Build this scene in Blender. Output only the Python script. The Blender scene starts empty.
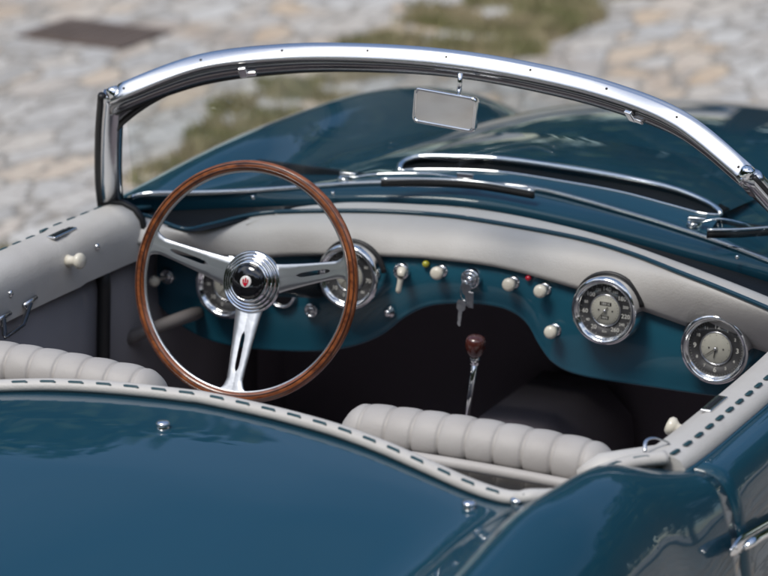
import bpy, bmesh, math, random
from mathutils import Vector, Matrix, noise
random.seed(7)
S = bpy.context.scene
COL = S.collection
R = math.radians

# ------------------------------------------------------------------ camera
CAM = Vector((2.077, -4.954, 2.37)); PSI, TH, RHO, FPX = .425, .285, -.019, 3271.2
fw = Vector((-math.sin(PSI)*math.cos(TH), math.cos(PSI)*math.cos(TH), -math.sin(TH)))
r0 = Vector((math.cos(PSI), math.sin(PSI), 0)); u0 = r0.cross(fw)
cR = r0*math.cos(RHO) - u0*math.sin(RHO); cU = r0*math.sin(RHO) + u0*math.cos(RHO)
cam = bpy.data.cameras.new('camera'); co = bpy.data.objects.new('camera', cam); COL.objects.link(co)
co.matrix_world = Matrix(((cR.x, cU.x, -fw.x, CAM.x), (cR.y, cU.y, -fw.y, CAM.y), (cR.z, cU.z, -fw.z, CAM.z), (0, 0, 0, 1)))
cam.sensor_width = 36; cam.lens = FPX/768*36; cam.clip_start = .1; cam.clip_end = 3000
cam.dof.use_dof = True; cam.dof.focus_distance = 5.08; cam.dof.aperture_fstop = 4.6
S.camera = co
S.render.resolution_x = 1024; S.render.resolution_y = 768

# ------------------------------------------------------------------ light
SUN_EL, SUN_AZ = 58, 200          # azimuth measured from +Y towards +X
w = bpy.data.worlds.new('World'); S.world = w; w.use_nodes = True
nt = w.node_tree; nt.nodes.clear()
def N(t, typ, **k):
    n = t.nodes.new(typ)
    for a, b in k.items():
        if a.startswith('i_'):
            n.inputs[a[2:].replace('_', ' ')].default_value = b
        else: setattr(n, a, b)
    return n
out = N(nt, 'ShaderNodeOutputWorld'); bg = N(nt, 'ShaderNodeBackground')
sky = N(nt, 'ShaderNodeTexSky', sky_type='NISHITA', sun_disc=False)
sky.sun_elevation = R(SUN_EL); sky.sun_rotation = R(SUN_AZ); sky.air_density = 1.0; sky.dust_density = .4; sky.ozone_density = 4
tc = N(nt, 'ShaderNodeTexCoord'); mp = N(nt, 'ShaderNodeMapping'); mp.inputs['Scale'].default_value = (1, 1, 2.6)
cn = N(nt, 'ShaderNodeTexNoise'); cn.inputs['Scale'].default_value = 1.7; cn.inputs['Detail'].default_value = 7; cn.inputs['Roughness'].default_value = .55
cr = N(nt, 'ShaderNodeValToRGB'); cr.color_ramp.elements[0].position = .42; cr.color_ramp.elements[1].position = .60
mx = N(nt, 'ShaderNodeMix', data_type='RGBA'); mx.inputs[7].default_value = (9.5, 9.7, 10.0, 1)
nt.links.new(tc.outputs['Generated'], mp.inputs[0]); nt.links.new(mp.outputs[0], cn.inputs['Vector'])
nt.links.new(cn.outputs['Fac'], cr.inputs[0])
dp = N(nt, 'ShaderNodeVectorMath', operation='DOT_PRODUCT'); dp.inputs[1].default_value = (.05, -.62, .78); nt.links.new(tc.outputs['Generated'], dp.inputs[0])
mr_ = N(nt, 'ShaderNodeMapRange'); mr_.inputs[3].default_value = .05; mr_.inputs[1].default_value = .30; mr_.inputs[2].default_value = .75; nt.links.new(dp.outputs['Value'], mr_.inputs[0])
mm_ = N(nt, 'ShaderNodeMath', operation='MULTIPLY'); nt.links.new(cr.outputs[0], mm_.inputs[0]); nt.links.new(mr_.outputs[0], mm_.inputs[1]); nt.links.new(mm_.outputs[0], mx.inputs[0])
nt.links.new(sky.outputs[0], mx.inputs[6]); nt.links.new(mx.outputs[2], bg.inputs[0]); nt.links.new(bg.outputs[0], out.inputs[0])
bg.inputs[1].default_value = .12
sl = bpy.data.lights.new('sun', 'SUN'); sl.energy = 2.0; sl.angle = R(20); sl.color = (1, .95, .88)
so = bpy.data.objects.new('sun', sl); COL.objects.link(so)
sd = Vector((math.sin(R(SUN_AZ))*math.cos(R(SUN_EL)), math.cos(R(SUN_AZ))*math.cos(R(SUN_EL)), math.sin(R(SUN_EL))))
so.rotation_euler = sd.to_track_quat('Z', 'Y').to_euler(); so.location = sd*20
S.view_settings.view_transform = 'Standard'; S.view_settings.look = 'None'; S.view_settings.gamma = 1
S.view_settings.exposure = .38
S.render.engine = 'CYCLES'
S.cycles.max_bounces = 10; S.cycles.transparent_max_bounces = 12; S.cycles.caustics_reflective = False; S.cycles.caustics_refractive = False

# ------------------------------------------------------------------ helpers
def at(px, py, ax, v):
    """measured point of the photograph laid on the real plane ax = v (metres, car axes)"""
    d = cR*((px-384)/FPX) + cU*((288-py)/FPX) + fw
    k = 'xyz'.index(ax)
    return CAM + d*((v-CAM[k])/d[k])

def mesh(name, verts, faces, m=None, parent=None, smooth=True, mods=(), outward=False):
    me = bpy.data.meshes.new(name); me.from_pydata([tuple(v) for v in verts], [], faces)
    bm = bmesh.new(); bm.from_mesh(me); bmesh.ops.remove_doubles(bm, verts=bm.verts, dist=1e-5)
    bmesh.ops.recalc_face_normals(bm, faces=bm.faces)
    if outward:
        seen = set()
        for f0 in bm.faces:
            if f0.index in seen: continue
            isl, st = [], [f0]; seen.add(f0.index)
            while st:
                q = st.pop(); isl.append(q)
                for e_ in q.edges:
                    for g_ in e_.link_faces:
                        if g_.index not in seen: seen.add(g_.index); st.append(g_)
            if sum(q.normal.dot(q.calc_center_median()-Vector((0, q.calc_center_median().y, .5)))*q.calc_area() for q in isl) < 0:
                bmesh.ops.reverse_faces(bm, faces=isl)
    bm.to_mesh(me); bm.free()
    me.polygons.foreach_set('use_smooth', [smooth]*len(me.polygons))
    o = bpy.data.objects.new(name, me); COL.objects.link(o)
    if m: me.materials.append(m)
    if parent: o.parent = parent
    for md in mods:
        if md[0] == 'bevel':
            b = o.modifiers.new('b', 'BEVEL'); b.width = md[1]; b.segments = 3; b.limit_method = 'ANGLE'; b.angle_limit = R(35)
        if md[0] == 'solid':
            b = o.modifiers.new('s', 'SOLIDIFY'); b.thickness = md[1]; b.offset = md[2] if len(md) > 2 else -1
        if md[0] == 'sub':
            b = o.modifiers.new('u', 'SUBSURF'); b.levels = b.render_levels = md[1]
        if md[0] == 'edge':
            b = o.modifiers.new('e', 'EDGE_SPLIT'); b.split_angle = R(md[1])
    return o

class MB:
    def __init__(s): s.v = []; s.f = []
    def add(s, v, f):
        n = len(s.v); s.v += [Vector(p) for p in v]; s.f += [tuple(i+n for i in q) for q in f]; return s
    def grid(s, rows, cu=False, cv=False, caps=False):
        n, m = len(rows), len(rows[0]); f = []
        for i in range(n if cv else n-1):
            for j in range(m if cu else m-1):
                a, b = i, (i+1) % n; c, d = j, (j+1) % m
                f.append((a*m+c, a*m+d, b*m+d, b*m+c))
        if caps: f += [tuple(range(m-1, -1, -1)), tuple((n-1)*m+k for k in range(m))]
        return s.add([p for r in rows for p in r], f)
    def sweep(s, path, prof, up=None, closed=False, caps=True, scale=None):
        """prof: list of (a,b); a along side, b along up."""
        rows = []; n = len(path)
        for i, p in enumerate(path):
            p = Vector(p)
            if closed: t = Vector(path[(i+1) % n]) - Vector(path[i-1])
            else: t = Vector(path[min(i+1, n-1)]) - Vector(path[max(i-1, 0)])
            t.normalize()
            u = Vector(up[i]) if isinstance(up, list) else Vector(up or (0, 0, 1))
            if abs(u.dot(t)) > .98: u = Vector((0, 1, .1))
            sd_ = t.cross(u).normalized(); uu = sd_.cross(t).normalized()
            k = scale[i] if scale else 1
            rows.append([p + sd_*a*k + uu*b*k for a, b in prof])
        return s.grid(rows, cu=True, cv=closed, caps=caps and not closed)
    def tube(s, path, r, k=12, closed=False, up=None, flat=1, scale=None):
        prof = [(r*math.cos(2*math.pi*j/k), r*flat*math.sin(2*math.pi*j/k)) for j in range(k)]
        return s.sweep(path, prof, up, closed, True, scale)
    def lathe(s, c, n, prof, k=40, start=0):
        """prof: (radius, height along n)"""
        c = Vector(c); n = Vector(n).normalized(); x = n.cross(Vector((0, 0, 1)))
        if x.length < .1: x = n.cross(Vector((0, 1, 0)))
        x.normalize(); y = n.cross(x)
        rows = [[c + n*h + (x*math.cos(2*math.pi*j/k) + y*math.sin(2*math.pi*j/k))*max(r, 1e-6) for j in range(k)] for r, h in prof]
        return s.grid(rows, cu=True)
    def box(s, c, dx, dy, dz, M=None):
        v = [Vector((x*dx/2, y*dy/2, z*dz/2)) for x in (-1, 1) for y in (-1, 1) for z in (-1, 1)]
        if M: v = [M @ p for p in v]
        v = [p + Vector(c) for p in v]
        return s.add(v, [(0, 1, 3, 2), (4, 6, 7, 5), (0, 4, 5, 1), (2, 3, 7, 6), (0, 2, 6, 4), (1, 5, 7, 3)])
    def obj(s, name, m, parent=None, smooth=True, mods=(), outward=False):
        return mesh(name, s.v, s.f, m, parent, smooth, mods, outward)

def cr_(p0, p1, p2, p3, t):
    return [0.5*((2*b) + (-a+c)*t + (2*a-5*b+4*c-d)*t*t + (-a+3*b-3*c+d)*t**3) for a, b, c, d in zip(p0, p1, p2, p3)]
def spline(pts, n, closed=False):
    """Catmull-Rom resampled to about even spacing, n points"""
    pts = [tuple(p) for p in pts]; N_ = len(pts); o = []
    seg = N_ if closed else N_-1
    for i in range(seg):
        if closed: q = [pts[(i+k) % N_] for k in (-1, 0, 1, 2)]
        else:
            q = [pts[max(i-1, 0)], pts[i], pts[i+1], pts[min(i+2, N_-1)]]
        for k in range(16): o.append(cr_(*q, k/16))
    if not closed: o.append(list(pts[-1]))
    else: o.append(list(pts[0]))
    L = [0]
    for a, b in zip(o, o[1:]): L.append(L[-1] + math.dist(a, b))
    res = []; j = 0; M_ = n if closed else n-1
    for i in range(n):
        t = L[-1]*i/M_
        while j < len(L)-2 and L[j+1] < t: j += 1
        k = (t-L[j])/max(L[j+1]-L[j], 1e-9)
        v = [a+(b-a)*k for a, b in zip(o[j], o[j+1])]
        res.append(Vector(v) if len(v) == 3 else v)
    return res
def lut(tab, x):
    if x <= tab[0][0]: return tab[0][1]
    for (a, p), (b, q) in zip(tab, tab[1:]):
        if x <= b:
            t = (x-a)/(b-a); return p+(q-p)*t
    return tab[-1][1]
def slut(tab, x):
    """smooth (Catmull-Rom) lookup"""
    n = len(tab)
    if x <= tab[0][0]: return tab[0][1]
    if x >= tab[-1][0]: return tab[-1][1]
    for i in range(n-1):
        if x <= tab[i+1][0]:
            x0, y0 = tab[i]; x1, y1 = tab[i+1]
            m0 = (y1-tab[i-1][1])/(x1-tab[i-1][0]) if i > 0 else (y1-y0)/(x1-x0)
            m1 = (tab[i+2][1]-y0)/(tab[i+2][0]-x0) if i < n-2 else (y1-y0)/(x1-x0)
            h = x1-x0; t = (x-x0)/h
            return (2*t**3-3*t*t+1)*y0+(t**3-2*t*t+t)*h*m0+(-2*t**3+3*t*t)*y1+(t**3-t*t)*h*m1

# ------------------------------------------------------------------ materials
def mat(name, color, rough=.5, metal=0, coat=0, spec=.5, noise_=None, bump=None, coat_rough=.03, wrinkle=None, dust=False):
    m = bpy.data.materials.new(name); m.use_nodes = True; t = m.node_tree; b = t.nodes['Principled BSDF']
    b.inputs['Base Color'].default_value = (*color, 1); b.inputs['Roughness'].default_value = rough
    b.inputs['Metallic'].default_value = metal; b.inputs['Coat Weight'].default_value = coat
    b.inputs['Coat Roughness'].default_value = coat_rough; b.inputs['Coat IOR'].default_value = 1.39; b.inputs['Specular IOR Level'].default_value = spec
    tcn = N(t, 'ShaderNodeTexCoord')
    if noise_:
        sc, amt, c2 = noise_
        nz = N(t, 'ShaderNodeTexNoise'); nz.inputs['Scale'].default_value = sc; nz.inputs['Detail'].default_value = 6
        rp = N(t, 'ShaderNodeValToRGB'); rp.color_ramp.elements[0].position = .5-amt; rp.color_ramp.elements[1].position = .5+amt
        rp.color_ramp.elements[0].color = (*color, 1); rp.color_ramp.elements[1].color = (*c2, 1)
        t.links.new(tcn.outputs['Object'], nz.inputs['Vector']); t.links.new(nz.outputs['Fac'], rp.inputs[0]); t.links.new(rp.outputs[0], b.inputs['Base Color'])
    if bump:
        sc, st, di = bump
        nz = N(t, 'ShaderNodeTexNoise'); nz.inputs['Scale'].default_value = sc; nz.inputs['Detail'].default_value = 4
        bp = N(t, 'ShaderNodeBump'); bp.inputs['Strength'].default_value = st; bp.inputs['Distance'].default_value = di
        t.links.new(tcn.outputs['Object'], nz.inputs['Vector']); t.links.new(nz.outputs['Fac'], bp.inputs['Height']); t.links.new(bp.outputs[0], b.inputs['Normal'])
    if wrinkle:
        wn = N(t, 'ShaderNodeTexNoise'); wn.inputs['Scale'].default_value = wrinkle[0]; wn.inputs['Detail'].default_value = 5; wn.inputs['Distortion'].default_value = .6
        b2 = N(t, 'ShaderNodeBump'); b2.inputs['Strength'].default_value = wrinkle[1]; b2.inputs['Distance'].default_value = wrinkle[2]
        t.links.new(tcn.outputs['Object'], wn.inputs['Vector']); t.links.new(wn.outputs['Fac'], b2.inputs['Height'])
        if bump: t.links.new(bp.outputs[0], b2.inputs['Normal'])
        t.links.new(b2.outputs[0], b.inputs['Normal'])
    if dust:
        dn_ = N(t, 'ShaderNodeTexNoise'); dn_.inputs['Scale'].default_value = 5; dn_.inputs['Detail'].default_value = 9; dn_.inputs['Roughness'].default_value = .7
        dr_ = N(t, 'ShaderNodeMapRange'); dr_.inputs[1].default_value = .35; dr_.inputs[2].default_value = .75; dr_.inputs[3].default_value = .006; dr_.inputs[4].default_value = .05
        t.links.new(tcn.outputs['Object'], dn_.inputs['Vector']); t.links.new(dn_.outputs['Fac'], dr_.inputs[0]); t.links.new(dr_.outputs[0], b.inputs['Coat Roughness'])
    return m
M = {}
M['paint'] = mat('paint', (.0011, .042, .072), .5, 0, 1, .25, bump=(3.5, .008, .02), dust=True)
M['paint_in'] = mat('paint_dash', (.008, .083, .130), .45, 0, 1, .4, bump=(6, .12, .03), coat_rough=.03)
M['chrome'] = mat('chrome', (.86, .87, .88), .07, 1, bump=(14, .04, .01))
M['frame'] = mat('polished_frame', (.80, .80, .80), .24, 1, bump=(22, .05, .006))
M['channel'] = mat('dark_channel', (.30, .30, .31), .2, 1, bump=(30, .1, .005))
M['satin'] = mat('satin_chrome', (.74, .75, .77), .2, 1, bump=(60, .05, .005))
M['alu'] = mat('brushed_aluminium', (.64, .65, .655), .33, 1, bump=(90, .08, .003))
M['cream'] = mat('cream_leather', (.57, .555, .53), .48, noise_=(6, .25, (.47, .445, .415)), bump=(420, .3, .002), wrinkle=(16, .22, .008))
M['seat'] = mat('seat_leather', (.44, .42, .40), .55, noise_=(9, .22, (.38, .355, .335)), bump=(700, .25, .0012), wrinkle=(16, .25, .008))
M['grey'] = mat('grey_trim', (.25, .235, .25), .62, noise_=(5, .2, (.20, .19, .20)), bump=(350, .2, .002))
M['grip'] = mat('grip', (.16, .145, .14), .7)
M['carpet'] = mat('carpet', (.26, .23, .26), .95, noise_=(150, .2, (.28, .25, .28)), bump=(500, .6, .003))
M['rubber'] = mat('rubber', (.012, .012, .013), .45)
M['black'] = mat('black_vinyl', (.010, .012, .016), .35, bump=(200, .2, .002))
M['gloss'] = mat('gloss_black', (.006, .006, .007), .06, 0, 1)
M['dial'] = mat('dial_black', (.045, .045, .046), .5)
M['dialc'] = mat('dial_cream', (.50, .49, .42), .5, noise_=(60, .2, (.44, .43, .37)))
M['ivory'] = mat('ivory', (.72, .68, .58), .3, 0, .5, noise_=(30, .2, (.66, .61, .50)))
M['white'] = mat('ivory_print', (.75, .74, .68), .5)
M['red'] = mat('red_lens', (.5, .01, .03), .15, 0, 1)
M['yellow'] = mat('yellow_lens', (.38, .36, .03), .2, 0, 1)
M['enamel'] = mat('enamel', (.75, .73, .7), .2, 0, 1)
M['lacing'] = mat('lacing', (.012, .05, .062), .45)
M['mirror'] = mat('mirror_glass', (.70, .70, .69), .015, 1)
M['mesh'] = mat('vent_dark', (.006, .006, .007), .8, spec=.1)
M['tyre'] = mat('tyre', (.02, .02, .02), .8)
M['iron'] = mat('cast_iron', (.12, .09, .075), .65, .2, noise_=(8, .2, (.18, .14, .12)), bump=(60, .4, .01))
def wood():
    m = mat('mahogany', (.2, .05, .015), .28, 0, 1); t = m.node_tree; b = t.nodes['Principled BSDF']
    tcn = N(t, 'ShaderNodeTexCoord'); mp_ = N(t, 'ShaderNodeMapping'); mp_.inputs['Scale'].default_value = (9, 60, 9)
    nz = N(t, 'ShaderNodeTexNoise'); nz.inputs['Scale'].default_value = 3; nz.inputs['Detail'].default_value = 8; nz.inputs['Distortion'].default_value = 1.2
    rp = N(t, 'ShaderNodeValToRGB'); rp.color_ramp.elements[0].position = .3; rp.color_ramp.elements[1].position = .72
    rp.color_ramp.elements[0].color = (.07, .016, .006, 1); rp.color_ramp.elements[1].color = (.34, .105, .03, 1)
    t.links.new(tcn.outputs['Object'], mp_.inputs[0]); t.links.new(mp_.outputs[0], nz.inputs['Vector']); t.links.new(nz.outputs['Fac'], rp.inputs[0]); t.links.new(rp.outputs[0], b.inputs['Base Color'])
    return m
M['wood'] = wood(); M['darkwood'] = mat('dark_wood', (.05, .014, .008), .25, 0, 1, noise_=(40, .2, (.07, .015, .01)))
def glass(name, tint, base=.022):
    m = bpy.data.materials.new(name); m.use_nodes = True; t = m.node_tree; t.nodes.clear()
    o = N(t, 'ShaderNodeOutputMaterial'); a = N(t, 'ShaderNodeBsdfTransparent'); g = N(t, 'ShaderNodeBsdfGlossy'); x = N(t, 'ShaderNodeMixShader'); f = N(t, 'ShaderNodeLayerWeight'); f.inputs[0].default_value = .5
    pw = N(t, 'ShaderNodeMath', operation='POWER'); pw.inputs[1].default_value = 5; ma = N(t, 'ShaderNodeMath', operation='MULTIPLY_ADD'); ma.inputs[1].default_value = .6; ma.inputs[2].default_value = base
    t.links.new(f.outputs['Facing'], pw.inputs[0]); t.links.new(pw.outputs[0], ma.inputs[0])
    a.inputs[0].default_value = (*tint, 1); g.inputs['Roughness'].default_value = .01
    t.links.new(ma.outputs[0], x.inputs[0]); t.links.new(a.outputs[0], x.inputs[1]); t.links.new(g.outputs[0], x.inputs[2]); t.links.new(x.outputs[0], o.inputs[0])
    return m
M['glass'] = glass('windscreen_glass', (.95, .965, .96)); M['lens'] = glass('gauge_glass', (.98, .98, .98), .07)

# ------------------------------------------------------------------ ground
def ground_mat():
    m = bpy.data.materials.new('stone_paving'); m.use_nodes = True; t = m.node_tree; b = t.nodes['Principled BSDF']; L = t.links.new
    tcn = N(t, 'ShaderNodeTexCoord'); mp_ = N(t, 'ShaderNodeMapping'); mp_.inputs['Rotation'].default_value = (0, 0, R(-8)); mp_.inputs['Scale'].default_value = (9.0, 3.6, 1)
    L(tcn.outputs['Object'], mp_.inputs[0])
    wn = N(t, 'ShaderNodeTexNoise'); wn.inputs['Scale'].default_value = 2.2; L(mp_.outputs[0], wn.inputs['Vector'])
    av = N(t, 'ShaderNodeMixRGB', blend_type='ADD'); av.inputs[0].default_value = .55; L(mp_.outputs[0], av.inputs[1]); L(wn.outputs['Color'], av.inputs[2])
    vo = N(t, 'ShaderNodeTexVoronoi', feature='F1'); vo.inputs['Scale'].default_value = 1.0; L(av.outputs[0], vo.inputs['Vector'])
    ve = N(t, 'ShaderNodeTexVoronoi', feature='DISTANCE_TO_EDGE'); ve.inputs['Scale'].default_value = 1.0; L(av.outputs[0], ve.inputs['Vector'])
    sp = N(t, 'ShaderNodeSeparateColor'); L(vo.outputs['Color'], sp.inputs[0])
    r1 = N(t, 'ShaderNodeValToRGB'); e = r1.color_ramp.elements; e[0].position = 0; e[0].color = (.42, .40, .375, 1); e[1].position = 1; e[1].color = (.60, .58, .55, 1)
    for p, c in ((.18, (.48, .47, .455, 1)), (.42, (.56, .51, .45, 1)), (.62, (.50, .49, .475, 1)), (.84, (.58, .46, .34, 1)), (.90, (.57, .555, .53, 1))):
        q = e.new(p); q.color = c
    L(sp.outputs[0], r1.inputs[0])
    n2 = N(t, 'ShaderNodeTexNoise'); n2.inputs['Scale'].default_value = 26; n2.inputs['Detail'].default_value = 8; n2.inputs['Roughness'].default_value = .7; L(tcn.outputs['Object'], n2.inputs['Vector'])
    m1 = N(t, 'ShaderNodeMixRGB', blend_type='OVERLAY'); m1.inputs[0].default_value = .8; L(r1.outputs[0], m1.inputs[1]); L(n2.outputs['Fac'], m1.inputs[2])
    # rusty stains
    n3 = N(t, 'ShaderNodeTexNoise'); n3.inputs['Scale'].default_value = 1.3; n3.inputs['Detail'].default_value = 5; L(tcn.outputs['Object'], n3.inputs['Vector'])
    r3 = N(t, 'ShaderNodeValToRGB'); r3.color_ramp.elements[0].position = .54; r3.color_ramp.elements[1].position = .72; r3.color_ramp.elements[1].color = (.75, .75, .75, 1); L(n3.outputs['Fac'], r3.inputs[0])
    m2 = N(t, 'ShaderNodeMixRGB'); m2.inputs[2].default_value = (.40, .25, .13, 1); L(r3.outputs[0], m2.inputs[0]); L(m1.outputs[0], m2.inputs[1])
    # joints
    re = N(t, 'ShaderNodeValToRGB'); re.color_ramp.elements[0].position = .02; re.color_ramp.elements[1].position = .07; L(ve.outputs['Distance'], re.inputs[0])
    m3 = N(t, 'ShaderNodeMixRGB'); m3.inputs[1].default_value = (.33, .30, .265, 1); L(re.outputs[0], m3.inputs[0]); L(m2.outputs[0], m3.inputs[2])
    L(m3.outputs[0], b.inputs['Base Color']); b.inputs['Roughness'].default_value = .75
    bp = N(t, 'ShaderNodeBump'); bp.inputs['Strength'].default_value = .6; bp.inputs['Distance'].default_value = .02; L(re.outputs[0], bp.inputs['Height'])
    bp2 = N(t, 'ShaderNodeBump'); bp2.inputs['Strength'].default_value = .5; bp2.inputs['Distance'].default_value = .02; L(n2.outputs['Fac'], bp2.inputs['Height']); L(bp.outputs[0], bp2.inputs['Normal'])
    L(bp2.outputs[0], b.inputs['Normal'])
    return m
g = MB(); n_ = 40
ax_ = [-600, -200, -60, -25] + [-15+i for i in range(31)] + [25, 60, 200, 600]
g.grid([[Vector((x, y, 0)) for x in ax_] for y in ax_])
gr = g.obj('ground', ground_mat(), smooth=False); gr['kind'] = 'structure'; gr['label'] = 'pale uneven stone paving behind and beside the car'

# grass: patches where the photo shows green between the stones
def gp(x, y): return at(x, y, 'z', 0)
patches = [[(138, 186), (210, 120), (262, 84), (345, 84), (300, 115), (250, 140), (200, 170), (150, 192)],
           [(345, 84), (350, 46), (400, 30), (425, 2), (470, -30), (690, -30), (625, 4), (560, 42), (520, 62), (430, 62), (400, 85)],
           [(-60, 245), (14, 243), (34, 254), (20, 275), (-60, 290)]]
def inside(p, poly):
    c = False; j = len(poly)-1
    for i in range(len(poly)):
        a, b = poly[i], poly[j]
        if (a.y > p.y) != (b.y > p.y) and p.x < (b.x-a.x)*(p.y-a.y)/(b.y-a.y)+a.x: c = not c
        j = i
    return c
gm = bpy.data.materials.new('grass'); gm.use_nodes = True; t_ = gm.node_tree; b_ = t_.nodes['Principled BSDF']
tc_ = N(t_, 'ShaderNodeTexCoord'); nz_ = N(t_, 'ShaderNodeTexNoise'); nz_.inputs['Scale'].default_value = 4.5; nz_.inputs['Detail'].default_value = 5
rp_ = N(t_, 'ShaderNodeValToRGB'); rp_.color_ramp.elements[0].position = .38; rp_.color_ramp.elements[0].color = (.21, .21, .09, 1)
rp_.color_ramp.elements[1].position = .64; rp_.color_ramp.elements[1].color = (.42, .35, .22, 1)
t_.links.new(tc_.outputs['Object'], nz_.inputs['Vector']); t_.links.new(nz_.outputs['Fac'], rp_.inputs[0]); t_.links.new(rp_.outputs[0], b_.inputs['Base Color']); b_.inputs['Roughness'].default_value = .8
v, f = [], []
for poly_px in patches:
    poly = [gp(*p) for p in poly_px]
    x0, x1 = min(p.x for p in poly)-.2, max(p.x for p in poly)+.2; y0, y1 = max(min(p.y for p in poly)-.2, 0), min(max(p.y for p in poly)+.2, 8)
    cnt = int((x1-x0)*(y1-y0)*15000)
    for _ in range(cnt):
        p = Vector((random.uniform(x0, x1), random.uniform(y0, y1), 0))
        q = p + Vector((noise.noise(p*3), noise.noise(p*3+Vector((9, 0, 0))), 0))*.28
        if not inside(q, poly) or noise.noise(p*4+Vector((3, 3, 0)))+.42 < random.random()*.5: continue
        h = random.uniform(.015, .05); a = random.uniform(0, 6.283); d = Vector((math.cos(a), math.sin(a), 0)); ln = Vector((random.gauss(0, .3), random.gauss(0, .3), 0))*h
        n0 = len(v); wd = random.uniform(.003, .006)
        v += [p-d*wd, p+d*wd, p+ln*.5+Vector((0, 0, h*.6))+d*wd*.7, p+ln+Vector((0, 0, h))]; f.append((n0, n0+1, n0+2, n0+3))
me = bpy.data.meshes.new('grass'); me.from_pydata([tuple(p) for p in v], [], f); me.materials.append(gm)
go = bpy.data.objects.new('grass', me); COL.objects.link(go); go['kind'] = 'stuff'; go['label'] = 'low green and dry brown grass growing in strips between the paving stones'; go['category'] = 'grass'

# drain cover
c4 = [gp(30, 38), gp(62, 20), gp(163, 33), gp(122, 50)]
cc = sum(c4, Vector())/4; ux = (c4[2]-c4[1]+c4[3]-c4[0]); lx = ux.length/2; ux.normalize(); uy = Vector((-ux.y, ux.x, 0)); ly = abs((c4[1]-c4[0]).dot(uy))
Mr = Matrix((ux, uy, Vector((0, 0, 1)))).transposed()
dr = MB().box((0, 0, .006), lx*.97, ly*.95, .014, Mr)
for i in range(9):
    dr.box(Mr @ Vector(((i-4)*lx*.1, 0, .0145)), lx*.045, ly*.8, .004, Mr)
dr = dr.obj('drain_cover', M['iron'], smooth=False); dr.location = cc; dr['label'] = 'dark rectangular iron drain cover set in the pale paving at the upper left'; dr['category'] = 'drain cover'
fr = MB()
for sx in (-1, 1): fr.box(Mr @ Vector((sx*lx*.5, 0, .004)), .03, ly+.03, .012, Mr)
for sy in (-1, 1): fr.box(Mr @ Vector((0, sy*ly*.5, .004)), lx-.03, .03, .012, Mr)
fr.obj('cover_frame', M['iron'], dr, smooth=False)

# ------------------------------------------------------------------ the car
car = bpy.data.objects.new('convertible_car', None); COL.objects.link(car); car.empty_display_size = .1
car['label'] = 'dark teal vintage open roadster with cream leather trim and chrome wraparound windscreen'; car['category'] = 'car'

# body sections: y -> nine (x, z) control points from centre line to sill
SEC = [(-2.35, [(0, .62), (.2, .615), (.35, .60), (.48, .56), (.56, .53), (.62, .47), (.64, .40), (.62, .32), (.55, .26)]),
       (-2.1, [(0, .745), (.25, .735), (.42, .71), (.54, .72), (.62, .74), (.70, .67), (.73, .52), (.72, .35), (.66, .24)]),
       (-1.7, [(0, .812), (.25, .803), (.44, .785), (.54, .815), (.635, .862), (.74, .79), (.78, .6), (.77, .38), (.70, .22)]),
       (-1.3, [(0, .866), (.25, .858), (.465, .836), (.545, .866), (.625, .918), (.735, .85), (.785, .63), (.78, .4), (.71, .22)]),
       (-1.14, [(0, .8770), (.25, .869), (.48, .850), (.558, .872), (.632, .919), (.73, .855), (.787, .64), (.78, .4), (.71, .22)]),
       (-1.04, [(0, .8805), (.25, .872), (.485, .850), (.568, .866), (.637, .910), (.728, .852), (.787, .64), (.78, .4), (.71, .22)]),
       (-.96, [(0, .8835), (.25, .8745), (.485, .850), (.58, .858), (.650, .884), (.738, .846), (.787, .64), (.78, .4), (.71, .22)]),
       (-.90, [(0, .885), (.25, .860), (.48, .850), (.60, .860), (.674, .868), (.748, .839), (.787, .64), (.78, .4), (.71, .22)]),
       (-.86, [(0, .866), (.25, .860), (.48, .850), (.60, .862), (.694, .868), (.756, .834), (.787, .64), (.78, .4), (.71, .22)]),
       (-.5, [(0, .885), (.25, .88), (.48, .868), (.60, .87), (.698, .868), (.757, .832), (.785, .64), (.78, .4), (.71, .22)]),
       (-.1, [(0, .93), (.25, .92), (.45, .90), (.58, .88), (.685, .868), (.745, .832), (.775, .64), (.77, .4), (.71, .22)]),
       (.3, [(0, .925), (.2, .918), (.38, .892), (.50, .885), (.625, .918), (.725, .845), (.77, .64), (.77, .4), (.71, .22)]),
       (.6, [(0, .922), (.2, .914), (.36, .885), (.49, .858), (.62, .914), (.72, .838), (.77, .64), (.77, .4), (.71, .22)]),
       (.9, [(0, .905), (.2, .896), (.35, .866), (.48, .825), (.615, .895), (.715, .82), (.765, .62), (.765, .4), (.71, .22)]),
       (1.2, [(0, .868), (.2, .858), (.34, .832), (.47, .775), (.61, .846), (.71, .77), (.755, .58), (.75, .38), (.69, .22)]),
       (1.5, [(0, .818), (.2, .806), (.33, .775), (.46, .70), (.60, .757), (.70, .68), (.735, .52), (.73, .36), (.66, .22)]),
       (1.75, [(0, .735), (.2, .72), (.32, .67), (.45, .60), (.58, .64), (.68, .57), (.70, .46), (.69, .34), (.62, .22)]),
       (1.98, [(0, .56), (.2, .55), (.32, .52), (.42, .48), (.52, .48), (.58, .44), (.60, .38), (.58, .30), (.54, .24)])]
def section(y):
    ys = [s[0] for s in SEC]; y = min(max(y, ys[0]), ys[-1]); pts = []
    for k in range(9):
        pts.append((slut([(s[0], s[1][k][0]) for s in SEC], y), slut([(s[0], s[1][k][1]) for s in SEC], y)))
    return pts
_cache = {}
def body(t, y, side):
    """t in 0..8 across the section"""
    k = round(y, 4)
    if k not in _cache: _cache[k] = section(k)
    P_ = _cache[k]; i = min(int(t), 7); fr_ = t-i
    q0 = P_[i-1] if i > 0 else (-P_[1][0], P_[1][1])
    q = cr_(q0, P_[i], P_[i+1], P_[min(i+2, 8)], fr_)
    sx = 1.012 if side > 0 else .985
    return Vector((side*q[0]*sx, y, q[1]))
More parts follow.
